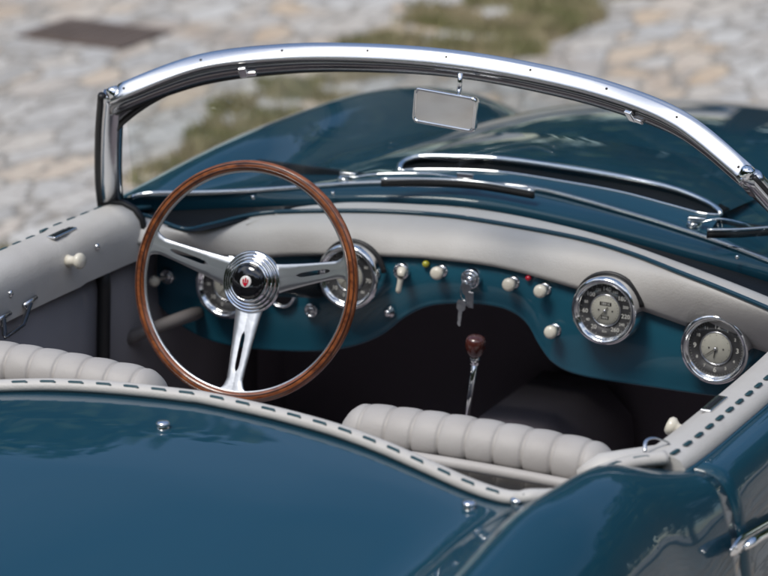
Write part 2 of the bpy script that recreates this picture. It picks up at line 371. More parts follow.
def tofx(x, y):
    """t for a given |x| on the top"""
    lo, hi = 0, 5
    for _ in range(24):
        m_ = (lo+hi)/2
        if body(m_, y, 1).x/1.012 < x: lo = m_
        else: hi = m_
    return lo
TT = [i/6 for i in range(49)]
EDGE = [(0, -.985), (1, -1.012), (2, -1.09), (3, -1.10), (3.4, -1.04), (3.75, -.965), (4.0, -.92), (4.3, -.885), (8, -.885)]
def edge_y(t): return lut(EDGE, t)
def smooth_edge(t): return sum(edge_y(max(0, min(8, t+d))) for d in (-.3, -.15, 0, .15, .3))/5 if t < 4.2 else edge_y(t)
def base_y(t):
    if t >= 4: return -.10
    x = body(t, .1, 1).x
    return max(-.10, .312-1.0*x*x)
def wing(name, tlist, ya, yb, n, side, lip=None):
    rows = []
    for i in range(n):
        k = i/(n-1)
        row = []
        for t in tlist:
            a, b = ya(t), yb(t); y = a+(b-a)*k
            row.append(body(t, y, side))
        rows.append(row)
    return rows
def two_sided(name, m, fn, parent=car, mods=()):
    mb = MB()
    for s_ in (-1, 1): mb.grid(fn(s_))
    return mb.obj(name, m, parent, mods=mods, outward=True)
tail = two_sided('rear_deck', M['paint'], lambda s_: wing('', TT, smooth_edge, lambda t: -2.35, 60, s_), mods=[('solid', .012)])
front = two_sided('front_body', M['paint'], lambda s_: wing('', TT, base_y, lambda t: 1.98, 70, s_), mods=[('solid', .01)])
for s_ in (-1, 1):
    TD = [4+i/6 for i in range(25)]
    mb = MB().grid(wing('', TD, lambda t: -.882, lambda t: -.104, 24, s_)); dd = mb.obj('door', M['paint'], car, mods=[('solid', .02)], outward=True)
    if s_ > 0: dd['label'] = 'right door with a chrome push handle'
    door_R = dd if s_ > 0 else None
    if s_ < 0: door_L = dd
# end caps
for nm, y, sgn in (('tail_panel', -2.35, -1), ('nose_panel', 1.98, 1)):
    mb = MB()
    for s_ in (-1, 1):
        row = [body(t, y, s_) for t in TT]; mb.grid([row, [Vector((p.x*.9, y+sgn*.03, .42+(p.z-.42)*.85)) for p in row], [Vector((p.x*.5, y+sgn*.045, .42+(p.z-.42)*.4)) for p in row], [Vector((0, y+sgn*.05, .42)) for p in row]])
    mb.obj(nm, M['paint'], car)

# raised roll of paint behind the cockpit edge, under the trim
def cockpit_edge(side, off=0):
    return [body(t, smooth_edge(t)+off, side) for t in [i/12 for i in range(0, 52)]]
# wheels
for sx in (-1, 1):
    for y in (-1.45, 1.2):
        c = Vector((sx*.67, y, .31))
        o = MB().lathe(c, (sx, 0, 0), [(.20, -.08), (.29, -.08), (.31, -.05), (.312, .03), (.29, .06), (.2, .065)], 40).obj('wheel', M['tyre'], car)
        MB().lathe(c, (sx, 0, 0), [(.20, .066), (.17, .05), (.08, .055), (.07, .08), (0, .085)], 40).obj('rim', M['chrome'], o)

# --- interior tub
mb = MB()
def quad(m_, *p): m_.add(p, [(0, 1, 2, 3)])
X = .625
quad(mb, (-X, -1.15, .28), (X, -1.15, .28), (X, .55, .28), (-X, .55, .28))
quad(mb, (-X, .55, .28), (X, .55, .28), (X, .55, .86), (-X, .55, .86))
quad(mb, (-X, -1.15, .28), (X, -1.15, .28), (X, -1.13, .84), (-X, -1.13, .84))
for s_ in (-1, 1): quad(mb, (s_*X, -.2, .28), (s_*X, .55, .28), (s_*X, .55, .85), (s_*X, -.2, .81))
mb.obj('cabin_floor', M['carpet'], car, smooth=False, mods=[('solid', .01, 0)])
# transmission tunnel
tp = [(-.14, .28), (-.12, .44), (-.06, .5), (.06, .5), (.12, .44), (.14, .28)]
MB().grid([[Vector((x, y, z)) for x, z in tp] for y in (-1.0, -.3, 0, .5)]).obj('tunnel', M['carpet'], car)
# inner door panels
for s_, dr_ in ((-1, door_L), (1, door_R)):
    x = s_*.618
    rows = [[Vector((x, y, z)) for y in [-1.0+.79*k/12 for k in range(13)]] for z in (.81, .6, .3)]
    MB().grid(rows).obj('inner_panel', M['grey'], dr_, mods=[('solid', .01, 0)])
    rows = [[Vector((x*.995, y, z)) for y in (-.175, 0, .2, .4)] for z in (.80, .6, .3)]
    MB().grid(rows).obj('kick_panel', M['grey'], car, mods=[('solid', .01, 0)])
    # black rubber seal between door and kick panel
    MB().tube(spline([(x*.985, -.205, .80), (x*.985, -.20, .77), (x*.985, -.205, .6), (x*.985, -.2, .3)], 16), .014, 8).obj('door_seal', M['rubber'], car)

# --- door top pads (cream) with lacing
def pad_profile(s_):
    # (outward, up) from the belt line
    return [(.004, -.012), (.006, 0), (-.002, .010), (-.016, .015), (-.04, .016), (-.062, .008), (-.075, -.008), (-.080, -.03), (-.080, -.075), (-.070, -.078), (-.06, -.03)]
def belt(y, s_):
    x = slut([(-1.0, .672), (-.88, .694), (-.7, .70), (-.4, .70), (-.15, .688), (-.08, .682)], y); return Vector((s_*x*(1.008 if s_ > 0 else .972), y, .871 + (.003 if y > -.3 else 0)))
for s_, dr_ in ((-1, door_L), (1, door_R)):
    ys = [-.90+.02*i for i in range(41)]
    rows = []
    for y in ys:
        b = belt(y, s_); rows.append([b+Vector((s_*a, 0, c)) for a, c in pad_profile(s_)])
    cap = MB().grid(rows, cu=True, caps=True).obj('door_pad', M['cream'], dr_, mods=[('edge', 50)])
    lc = MB(); i = 0; y = -.885
    while y < -.12:
        b = [belt(y+k, s_)+Vector((s_*(-.017 if s_ > 0 else -.004), 0, .0165 if s_ > 0 else .011)) for k in (-.013, -.009, .009, .013)]
        lc.tube(b, .0040, 8, up=(0, 0, 1), flat=.35, scale=[.4, 1, 1, .4]); y += .0425
    lc.tube([belt(y_, s_)+Vector((s_*-.018, 0, .011)) for y_ in ys], .002, 6).obj('lacing', M['lacing'], cap)
    # teal bead under the outer edge
    MB().tube([belt(y, s_)+Vector((s_*.006, 0, -.008)) for y in ys], .006, 8).obj('edge_bead', M['paint'], dr_)
    # chrome slot plate
    yy = -.30 if s_ < 0 else -.66
    pl = MB()
    b = belt(yy, s_)
    M3 = Matrix.Identity(3)
    pl.box(b+Vector((s_*-.045, 0, .0165)), .017, .075, .004)
    plo = pl.obj('slot_plate', M['satin'], dr_, smooth=False, mods=[('bevel', .0015)])
    MB().box(b+Vector((s_*-.045, 0, .0189)), .006, .058, .0014).obj('slot', M['rubber'], plo, smooth=False)
    # window knob on the inner face
    ky = -.335 if s_ < 0 else -.70
    b = belt(ky, s_)
    c = b+Vector((s_*-.079, 0, -.020)) if s_ < 0 else at(686, 433, 'x', .632)
    MB().lathe(c, (-s_, -.1, .15 if s_ < 0 else .35), [(0, 0), (.011, 0), (.0085, .006), (.0085, .014), (.0105, .017), (.0138, .021), (.0138, .026), (.0105, .030), (0, .0315)], 28).obj('window_knob', M['ivory'], dr_)
    for yy2, dz in ((-.245, -.02), (-.52, -.03)):
        b = belt(yy2, s_)
        MB().lathe(b+Vector((s_*-.0795, 0, dz)), (-s_, 0, .1), [(.006, 0), (.006, .002), (.003, .004), (0, .0042)], 12).obj('screw', M['satin'], dr_)
for s_ in (-1, 1):
    b = belt(-.096, s_)
    MB().tube([b+Vector((s_*a*1.0+s_*.001, 0, c+.002)) for a, c in pad_profile(s_)[1:9]], .0075, 8, up=(0, 1, 0)).obj('door_gap_shade', M['rubber'], car)  # black tube stands in for the shaded gap between door pad and dash
# front ends of the door pads: rolled cream corner against the dash
# chrome pull handle on the left door
hq = [at(3, 316, 'x', -.598), at(5, 338, 'x', -.572), at(23, 325, 'x', -.572), at(31, 301, 'x', -.598)]
path_ = [a.lerp(b, k/8) for a, b in zip(hq, hq[1:]) for k in range(8)]+[hq[-1]]
ph = MB().tube(path_, .0046, 8, flat=.55).obj('pull_handle', M['gloss'], door_L)
for q in ((-4, 321, 10, 313), (24, 306, 36, 297)):
    MB().tube([at(q[0], q[1], 'x', -.598), at(q[2], q[3], 'x', -.598)], .0042, 8).obj('handle_mount', M['satin'], ph)
# right strap loop near the rear of the door
lp = [at(645, 452, 'z', .889), at(646, 441, 'z', .90), at(655, 438, 'z', .90), at(669, 443, 'z', .889)]
MB().tube(spline(lp, 16), .0028, 8, flat=.5).obj('latch_loop', M['satin'], car)

# outside door handle (right)
hs = [at(742, 551, 'x', .80), at(750, 543, 'x', .81), at(770, 531, 'x', .81), at(792, 518, 'x', .81)]
hh = MB().tube(spline(hs, 20), .0075, 12, flat=.8, scale=[.3]+[.75]+[1]*16+[.8, .5]).obj('door_handle', M['chrome'], door_R)
hb = [p+Vector((-.008, 0, 0)) for p in spline([at(736, 554, 'x', .80), at(750, 543, 'x', .80), at(794, 517, 'x', .80)], 14)]
MB().tube(hb, .013, 10, flat=.35, up=(1, 0, 0), scale=[.4, .8]+[1]*11+[.7]).obj('escutcheon', M['chrome'], hh)

# --- rear cockpit trim: cream bead with dark lacing round the deck edge
pathR = [body(t, smooth_edge(t)+.004, 1)+Vector((0, 0, .006)) for t in [i/10 for i in range(0, 40)]]
pathL = [body(t, smooth_edge(t)+.004, -1)+Vector((0, 0, .006)) for t in [i/10 for i in range(1, 40)]]
# at the fender the trim runs inside and below the hump, forward to the door pad
def tail_in(s_):
    return [Vector((s_*x, y, z)) for x, y, z in ((.584, -1.055, .864), (.604, -.985, .872), (.636, -.938, .880), (.674, -.900, .882))]
keepR = [p for p in pathR if p.x < .57]; keepL = [p for p in pathL if p.x > -.56]
rim = spline(list(reversed([p for p in tail_in(-1)])) + list(reversed(keepL[::3])) + keepR[::3] + tail_in(1), 260)
prof = [(.013*math.cos(a), .0098*math.sin(a)) for a in [2*math.pi*i/14 for i in range(14)]]
rt = MB().sweep(rim, prof).obj('cockpit_trim', M['cream'], car)
L_ = 0; lc = MB(); nxt = .02
for i in range(2, len(rim)-3):
    L_ += (rim[i]-rim[i-1]).length
    if L_ > nxt:
        nxt += .044; tdir = (rim[i+1]-rim[i-1]).normalized(); sd_ = tdir.cross(Vector((0, 0, 1)))
        a = -1 if sd_.y > 0 else 1
        c = rim[i]+Vector((0, 0, .0075))+Vector((0, -.0065, 0))
        lc.tube([c-tdir*.014+sd_*a*-.001, c-tdir*.009, c+tdir*.009, c+tdir*.014+sd_*a*.003], .0031, 8, up=(0, -.45, 1), flat=.45, scale=[.3, 1, 1, .3])
lc.tube(rim[2:-2:2], .002, 6).obj('lacing', M['lacing'], rt)
# cream lining falling from the trim down behind the seats
rows = [[p+Vector((0, dy, dz)) for p in rim[6:-6]] for dy, dz in ((.0, .002), (.020, -.010), (.06, -.030), (.09, -.045), (.10, -.2))]
MB().grid(rows).obj('rear_lining', M['cream'], car, mods=[('solid', .004, 0)])

# snap studs on the rear deck
def top_z(x, y):
    s_ = 1 if x >= 0 else -1; return body(tofx(abs(x)/(1.012 if s_ > 0 else .985)*1.0, y), y, s_)
for px, py in ((163, 425), (469, 505), (517, 500), (-80, 440)):
    p = at(px, py, 'z', .895)
    for _ in range(4): p = at(px, py, 'z', top_z(p.x, p.y).z+.004)
    p = top_z(p.x, p.y)
    MB().lathe(p, (0, -.04, 1), [(.0085, -.002), (.0085, .001), (.0075, .002), (.0075, .004), (.0095, .005), (.0100, .0068), (.0080, .0088), (.004, .0098), (0, .010)], 24).obj('snap_stud', M['chrome'], car)

# --- seats
def seat(x0, x1, name):
    xm = (x0+x1)/2
    # back: upright shell, the pleated roll on top, a squab
    def bp(x, z, y): return Vector((x, y, z))
    wd = x1-x0; nP = round(wd/.0435); nx = nP*16+1
    rows = []
    K = 26
    for j in range(nx):
        u = j/(nx-1); x = x0+wd*u
        ph_ = (u*nP) % 1
        groove = .0058*(1-min(1, abs(math.sin(math.pi*u*nP))*1.0)**.28)
        e = min(u, 1-u)*wd; rnd = math.sqrt(max(0, 1-(1-min(e/.045, 1))**2))
        arch = .012*math.sin(math.pi*u)
        row = []
        r = (.036-groove)*(.35+.65*rnd); cz = .832+arch-(1-rnd)*.028; cy = -.845-.015*math.sin(math.pi*u)
        # closed loop: roll on top, front of backrest down, rear up
        for k in range(16):
            a = R(-60)+R(300)*k/15
            row.append(Vector((x, cy+math.cos(a)*r*1.1, cz+math.sin(a)*r)))
        row += [Vector((x, cy-.035, .72)), Vector((x, cy-.05, .5)), Vector((x, cy+.0, .42)), Vector((x, cy+.04-groove*.6, .5)), Vector((x, cy+.045-groove, .7))]
        rows.append(row)
    back = MB().grid(rows, cu=True, caps=True).obj('seat', M['seat'], car)
    back['label'] = name
    # cushion
    mb = MB(); rr = []
    for j in range(nx):
        u = j/(nx-1); x = x0+wd*u; g_ = .008*(1-abs(math.sin(math.pi*u*nP))**.3); e = min(u, 1-u)*wd; rnd = math.sqrt(max(0, 1-(1-min(e/.04, 1))**2))
        rr.append([Vector((x, y, .38+(z-.38)*(.6+.4*rnd)-g_)) for y, z in ((-.80, .40), (-.80, .5), (-.7, .52), (-.5, .535), (-.36, .53), (-.32, .49), (-.32, .38))])
    mb.grid(rr, cu=True, caps=True).obj('cushion', M['seat'], back)
    # piping along the roll's rear foot
    MB().tube([Vector((x0+.02+(wd-.04)*i/20, -.893-.012*math.sin(math.pi*i/20), .815+.008*math.sin(math.pi*i/20))) for i in range(21)], .009, 8).obj('piping', M['seat'], back)
seat(-.60, -.137, 'left seat behind the steering wheel')
seat(.155, .585, 'right seat')
# padded quarter cushions beside the seats
for s_ in (-1, 1):
    MB().tube(spline([(s_*.545, -.90, .835), (s_*.60, -.87, .845), (s_*.625, -.80, .835), (s_*.625, -.72, .815)], 14), .026, 12, scale=[.3, .7]+[1]*10+[.7, .3]).obj('quarter_pad', M['cream'], car)

# --- dash
def pl(pxs, ax, v, n):
    return spline([at(x, y, ax, (lut(v, x) if isinstance(v, list) else v)) for x, y in pxs], n)
NN = 90
cowl0 = spline([at(x, y, 'z', z) for x, y, z in ((118, 200, .892), (130, 197, .895), (190, 195, .90), (250, 193, .905), (320, 188, .91), (380, 185, .917), (450, 185.5, .922), (530, 190, .923), (620, 213, .918), (700, 238, .908), (768, 263, .898), (830, 291, .888))], NN)
cowl1 = spline([at(x, y, 'z', z) for x, y, z in ((104, 212, .868), (129, 208, .872), (198, 204.5, .882), (260, 202, .89), (334, 199.5, .898), (400, 199, .905), (480, 204, .908), (574, 223, .905), (667, 247.5, .895), (768, 277, .88), (812, 300, .87))], NN)
dark1 = spline([at(x, y, 'z', z) for x, y, z in ((104, 214, .870), (150, 219, .866), (195, 228, .864), (256, 214, .874), (319, 205, .884), (373, 204, .893), (480, 210.5, .900), (574, 229, .897), (667, 258, .886), (768, 296, .868), (800, 310, .862))], NN)
cowl0 = sorted(cowl0, key=lambda p: p.x); cowl1 = sorted(cowl1, key=lambda p: p.x)
MB().grid([[p+Vector((0, .03, -.012)) for p in cowl0], cowl0, [a.lerp(b, .4)+Vector((0, 0, .006)) for a, b in zip(cowl0, cowl1)], [a.lerp(b, .8)+Vector((0, 0, .004)) for a, b in zip(cowl0, cowl1)], cowl1, [p+Vector((0, .006, -.015)) for p in cowl1]]).obj('cowl_top', M['paint'], car)
MB().grid([[p+Vector((0, .004, -.010)) for p in cowl1], [a.lerp(b, .5)+Vector((0, 0, -.014)) for a, b in zip(cowl1, dark1)], [p+Vector((0, 0, -.006)) for p in dark1]]).obj('dash_top', M['black'], car)
beadz = [(100, .866), (157, .860), (190, .853), (215, .856), (256, .868), (303, .880), (373, .892), (480, .900), (574, .896), (667, .884), (768, .862), (830, .845)]
beadp = spline([at(x, y, 'z', lut(beadz, x)) for x, y in ((98, 214.5), (112, 214), (130, 215), (152, 219), (184, 231), (209, 227), (256, 216), (303, 213), (373, 213), (430, 216), (480, 222), (574, 239), (630, 255), (679, 274), (720, 290), (768, 310), (812, 330))], 130)
botp = [at(x, y, 'y', v_) for x, y, v_ in ((100, 238, -.15), (112, 239, -.14), (130, 242, -.125), (160, 249, -.095), (190, 256, -.065), (250, 258, -.03), (300, 256, -.012), (400, 257, -.008), (450, 261, -.008), (500, 268, -.008), (560, 284, -.008), (640, 310, -.010), (700, 331, -.012), (768, 353, -.02), (800, 366, -.04))]
botp = spline(botp, 130)
# the padded roll between bead and panel
rows = []
for k in range(13):
    u = k/12; row = []
    for a, b in zip(beadp, botp):
        p = a.lerp(b, u); bul = math.sin(math.pi*u**.85)**.8*.016
        row.append(p+Vector((0, -bul*1.0, bul*.75)))
    rows.append(row)
rows.append([p+Vector((0, .03, .002)) for p in botp])
MB().grid(rows).obj('dash_pad', M['cream'], car)
# upper cream roll between the dark strip and the bead
d1 = spline([at(x, y, 'z', z) for x, y, z in ((246, 217.8, .873), (290, 208.5, .883), (319, 205, .889), (373, 203, .898), (480, 210, .905), (574, 229, .902), (667, 258.5, .890), (768, 297, .870), (812, 318, .862))], 90)
b1 = [p for p in beadp if p.x > d1[0].x-.002]
b1 = spline(b1[::4]+[b1[-1]], 90)
rows = [[a.lerp(b, u)+Vector((0, 0, math.sin(math.pi*u)*.008*min(1, (j_+.5)/14)-.012*max(0, 1-j_/7))) for j_, (a, b) in enumerate(zip(d1, b1))] for u in (0, .15, .3, .5, .7, .85, 1)]
rows.insert(0, [p+Vector((0, .004, -.02)) for p in d1])
MB().grid(rows).obj('upper_pad', M['cream'], car)
MB().tube([p+Vector((0, -.002, .004)) for p in beadp], .0042, 8).obj('dash_bead', M['paint'], car)
# cowl rivets
for px, py in ((253, 197), (333, 193), (418, 192), (500, 198), (582, 213), (661, 232), (737, 257)):
    p = at(px, py, 'z', .912 if 300 < px < 640 else .905)
    MB().lathe(p, (0, -.2, 1), [(.0032, -.003), (.0032, .002), (0, .0035)], 10).obj('rivet', M['chrome'], car)

# panel
low = [(108, 243, .70), (140, 262, 0), (150, 290, 0), (166, 312, 0), (195, 333, 0), (235, 345, 0), (300, 350, 0), (345, 346, 0), (378, 334, 0), (402, 316, 0), (425, 305, 0), (450, 302, 0), (482, 303, 0), (508, 309, 0), (526, 322, 0), (538, 343, 0), (553, 362, 0), (580, 374, 0), (640, 384, 0), (710, 394, 0), (790, 402, 0)]
lowp = spline([at(x, y, 'y', 0) for x, y, _ in low[1:]], 120)
rows = []
topz = [at(x, y, 'y', .012)+Vector((0, 0, .012)) for x, y in ((146, 244), (190, 252), (250, 256), (300, 255), (400, 256), (450, 260), (500, 267), (560, 283), (640, 309), (700, 330), (790, 362))]
topc = [(p.x, p.z) for p in topz]
pan = []
for p in lowp:
    tz = lut(topc, p.x); row = []
    for k in range(15):
        u = k/14; z = tz+(p.z-tz)*u
        row.append(Vector((p.x, .004 - .006*math.sin(math.pi*u), z)))
    row += [Vector((p.x, .004, p.z-.004)), Vector((p.x, .014, p.z-.007)), Vector((p.x, .03, p.z-.003)), Vector((p.x, .05, p.z+.004))]
    pan.append(row)
dash = MB().grid(pan).obj('dashboard', M['paint_in'], car)
# left end return of the panel
# dark box added under the dash to keep light out
MB().box((-.02, .27, .80), 1.16, .012, .2).obj('light_blocker', M['black'], car, smooth=False)

# --- text helper
def text_mesh(name, items, m, parent, depth=.0006):
    """items: (string, size, centre, right, up)"""
    mb = MB()
    for st, size, c, rt_, up_ in items:
        cu = bpy.data.curves.new('t', 'FONT'); cu.body = st; cu.size = size; cu.align_x = 'CENTER'; cu.align_y = 'CENTER'; cu.resolution_u = 3; cu.offset = size*.012
        o = bpy.data.objects.new('t', cu); COL.objects.link(o); dg = bpy.context.evaluated_depsgraph_get()
        me_ = bpy.data.meshes.new_from_object(o.evaluated_get(dg))
        mb.add([c+rt_*v_.co.x+up_*v_.co.y for v_ in me_.vertices], [tuple(p.vertices) for p in me_.polygons])
        bpy.data.objects.remove(o); bpy.data.meshes.remove(me_); bpy.data.curves.remove(cu)
    if not mb.v: return None
    return mb.obj(name, m, parent, smooth=False)

GN = Vector((0, -1, .04)).normalized(); GX = Vector((1, 0, 0)); GU = Vector((0, .04, 1)).normalized()
def gauge(px, py, rad, kind, label, roll=0):
    c = at(px, py, 'y', -.030)
    gx = GX*math.cos(roll)+GU*math.sin(roll); gu = GU*math.cos(roll)-GX*math.sin(roll)
    def pt(ang, r, h):   # ang degrees clockwise from straight down
        a = R(ang); return c + gx*(-math.sin(a)*r) + gu*(-math.cos(a)*r) + GN*h
    k = rad/.059
    bz = MB().lathe(c, GN, [(.0595*k, -.04), (.0600*k, .006), (.0592*k, .011), (.0565*k, .0145), (.0530*k, .0150), (.0505*k, .013), (.0490*k, .0085), (.0478*k, .0080), (.0468*k, .0065), (.0462*k, .002)], 72).obj('gauge', M['chrome'], car)
    bz['label'] = label
    MB().lathe(c, GN, [(.0463*k, .0015), (.027*k, .0015), (.027*k, .0008), (0, .0008)], 64).obj('dial_ring', M['dial'], bz)
    MB().lathe(c, GN, [(.0255*k, .0009), (.0255*k, .0030), (.0250*k, .0034), (0, .0034)], 48).obj('dial_centre', M['dialc'], bz)
    MB().lathe(c, GN, [(.0285*k, .0012), (.0285*k, .0036), (.0275*k, .0042), (.0262*k, .0034), (.0258*k, .0012)], 56).obj('inner_ring', M['satin'], bz)
    it = []; tk = MB()
    def tick(a, r1, r2, wd, h=.0024):
        p, q = pt(a, r1, h), pt(a, r2, h); s2 = (q-p).normalized().cross(GN)*wd/2; tk.add([p-s2, p+s2, q+s2, q-s2], [(0, 1, 2, 3)])
    if kind == 'speed':
        for i, v_ in enumerate(range(20, 261, 20)):
            a = 32+(v_-20)*1.24; big = v_ in (20, 60, 100, 140, 180, 220, 260)
            it.append((str(v_), .0105*k if big else .0068*k, pt(a, .0375*k, .0024), gx, gu))
        it.append(('Km', .006*k, pt(0, .0375*k, .0024), gx, gu))
        for v_ in range(10, 261, 10): tick(32+(v_-20)*1.24, .0435*k, .0455*k, .0006*k)
    elif kind == 'clock':
        for h_ in range(1, 13):
            a = h_*30+180; big = h_ % 3 == 0
            it.append((str(h_), .0118*k if big else .0072*k, pt(a, .037*k, .0024), gx, gu))
        for i in range(60): tick(i*6, .0440*k, .0455*k, .0004*k)
    else:
        for i, v_ in enumerate(range(10, 81, 10)):
            a = 48+(v_-10)*3.8; it.append((str(v_), .0105*k if v_ % 20 == 10 else .0072*k, pt(a, .0375*k, .0024), gx, gu))
        it.append(('0', .0085*k, pt(15, .0375*k, .0024), gx, gu))
        for v_ in range(5, 81, 5): tick(48+(v_-10)*3.8, .0435*k, .0455*k, .0006*k)
    text_mesh('numerals', it, M['white'], bz)
    tk.obj('tick_marks', M['white'], bz, smooth=False)
    dk = MB()
    for a in range(0, 360, 12 if kind != 'clock' else 30):
        p, q = pt(a, .0222*k, .0038), pt(a, .0236*k, .0038); s2 = (q-p).normalized().cross(GN)*.0004; dk.add([p-s2, p+s2, q+s2, q-s2], [(0, 1, 2, 3)])
    if kind == 'speed':
        for zz in (.0115, -.0125):
            cc_ = c+gu*zz*k+GN*.0038; hw, hh_ = .0105*k, .0032*k
            for i in range(6 if zz > 0 else 4):
                cx = cc_+gx*((i-2.5 if zz > 0 else i-1.5)*.0036*k); s1, s2 = gx*.0015*k, gu*hh_
                dk.add([cx-s1-s2, cx+s1-s2, cx+s1+s2, cx-s1+s2], [(0, 1, 2, 3)])
        text_mesh('odometer_digits', [('180116', .0052*k, c+gu*.0115*k+GN*.0042, gx, gu), ('0632', .0052*k, c-gu*.0125*k+GN*.0042, gx, gu)], M['white'], bz)
    dk.lathe(c-gx*.012*k, GN, [(.0014, .0036), (.0014, .0042), (0, .0045)], 10); dk.lathe(c+gx*.013*k, GN, [(.0014, .0036), (.0014, .0042), (0, .0045)], 10)
    dk.obj('dial_marks', M['gloss'], bz, smooth=False)
    def hand(a, L1, L2, wd, nm='needle'):
        p, q = pt(a, -L2, .0052), pt(a, L1, .0052); s2 = (q-p).normalized().cross(GN)
        MB().add([p-s2*wd*.6, p+s2*wd*.6, q+s2*wd*.3, q-s2*wd*.3, p-s2*wd*.6+GN*.0006, p+s2*wd*.6+GN*.0006, q+s2*wd*.3+GN*.0006, q-s2*wd*.3+GN*.0006], [(0, 1, 2, 3), (4, 5, 6, 7), (0, 1, 5, 4), (1, 2, 6, 5), (2, 3, 7, 6), (3, 0, 4, 7)]).obj(nm, M['gloss'], bz, smooth=False)
    if kind == 'speed': hand(38, .0225*k, .008*k, .0013)
    elif kind == 'clock': hand(52, .0235*k, .004*k, .0013, 'minute_hand'); hand(8, .0165*k, .003*k, .0017, 'hour_hand')
    else: hand(40, .022*k, .006*k, .0013)
    MB().lathe(c, GN, [(.0028*k, .0045), (.0028*k, .007), (.0018*k, .0082), (0, .0085)], 16).obj('pivot', M['satin'], bz)
    # domed glass
    MB().lathe(c, GN, [(.0484*k, .0082), (.043*k, .0098), (.033*k, .0115), (.02*k, .0127), (.01*k, .0132), (0, .0134)], 56).obj('gauge_glass', M['lens'], bz)
    # eyebrow: black tube as the shadow line in the pad round the bezel top
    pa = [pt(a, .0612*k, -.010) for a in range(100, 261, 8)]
    MB().tube([p+Vector((0, .004, 0)) for p in pa], .0042, 8).obj('recess_shade', M['rubber'], bz)
gauge(228, 285, .0585, 'tach2', 'round gauge half hidden behind the wheel hub')
gauge(350, 276, .057, 'tach', 'round gauge crossed by the wheel rim')
gauge(606, 310, .0575, 'speed', 'speedometer with two odometer windows')
gauge(716.5, 338+10, .059, 'clock', 'clock at the right end of the dash')
# small instrument behind the wheel
c = at(283, 292, 'y', -.002)
sg = MB().lathe(c, GN, [(.028, -.01), (.028, .008), (.026, .011), (.0235, .010), (.022, .004)], 40).obj('small_gauge', M['satin'], car)
MB().lathe(c, GN, [(.022, .003), (0, .003)], 30).obj('dial', M['gloss'], sg)

# --- dash knobs and switches
def knob(px, py, r=.0115, h=.03, nm='dash_knob'):
    c = at(px, py, 'y', -h)+Vector((0, h, 0))
    n = Vector((0, -1, .05))
    k_ = MB().lathe(c, n, [(.0045, 0), (.0045, h*.45), (r*.7, h*.5), (r, h*.62), (r*1.02, h*.8), (r*.9, h*.93), (r*.55, h), (0, h*1.01)], 14).obj(nm, M['ivory'], car)
    MB().lathe(c, n, [(r*.95, -.004), (r*.95, .003), (r*.6, .0045), (.004, .0045)], 24).obj('collar', M['satin'], k_)
for p in ((435, 275), (507, 286.5), (538.5, 293), (549, 334)): knob(*p)
def bez(px, py, prof, nm, m):
    return MB().lathe(at(px, py, 'y', -.004), (0, -1, .04), prof, 36).obj(nm, m, car)
ring = lambda r: [(r, -.006), (r, .004), (r*.92, .007), (r*.74, .007), (r*.70, .003), (r*.5, .003), (r*.45, .006), (r*.25, .006), (0, .007)]
bez(168, 276, ring(.0135), 'switch_bezel', M['chrome'])
# ivory ball lever beside it
sw = MB().lathe(at(155, 281, 'y', -.05), (-.2, -1, 0), [(0, -.010), (.006, -.008), (.0095, -.002), (.010, .003), (.007, .009), (0, .0115)], 20)
sw.tube([at(155, 281, 'y', -.045), at(166, 277, 'y', -.008)], .0028, 8); sw.obj('switch_lever', M['ivory'], car)
bez(312, 310, ring(.0125), 'push_button', M['satin']); bez(389.5, 312, [(.010, -.004), (.010, .003), (.006, .006), (.006, .012), (.003, .014), (0, .014)], 'push_button', M['chrome'])
# indicator stalk: cream drop lever hanging from a chrome ring
st = bez(402, 271, [(.0145, -.006), (.0145, .004), (.0125, .008), (.010, .006), (0, .006)], 'turn_switch', M['chrome'])
MB().tube(spline([at(402, 271, 'y', -.016), at(401.5, 273, 'y', -.03), at(400, 282, 'y', -.034), at(398, 293, 'y', -.034)], 16), .0068, 12, scale=[1, 1.3, 1.35, 1.3, 1.15, 1, .9, .8, .75, .72, .7, .7, .72, .75, .7, .35]).obj('lever', M['ivory'], st)
bez(426, 264, [(.006, -.003), (.006, .003), (.004, .006), (0, .007)], 'warning_light', M['yellow'])
bez(528.5, 278, [(.0048, -.003), (.0048, .003), (.003, .005), (0, .006)], 'warning_light', M['red'])
# ignition lock
bez(472, 278, [(.0175, -.006), (.0175, .006), (.0165, .010), (.0145, .011), (.0135, .008), (.0120, .008), (.0115, .012), (.0090, .013), (.0080, .009), (.006, .009), (.0055, .014), (0, .015)], 'ignition_lock', M['chrome'])
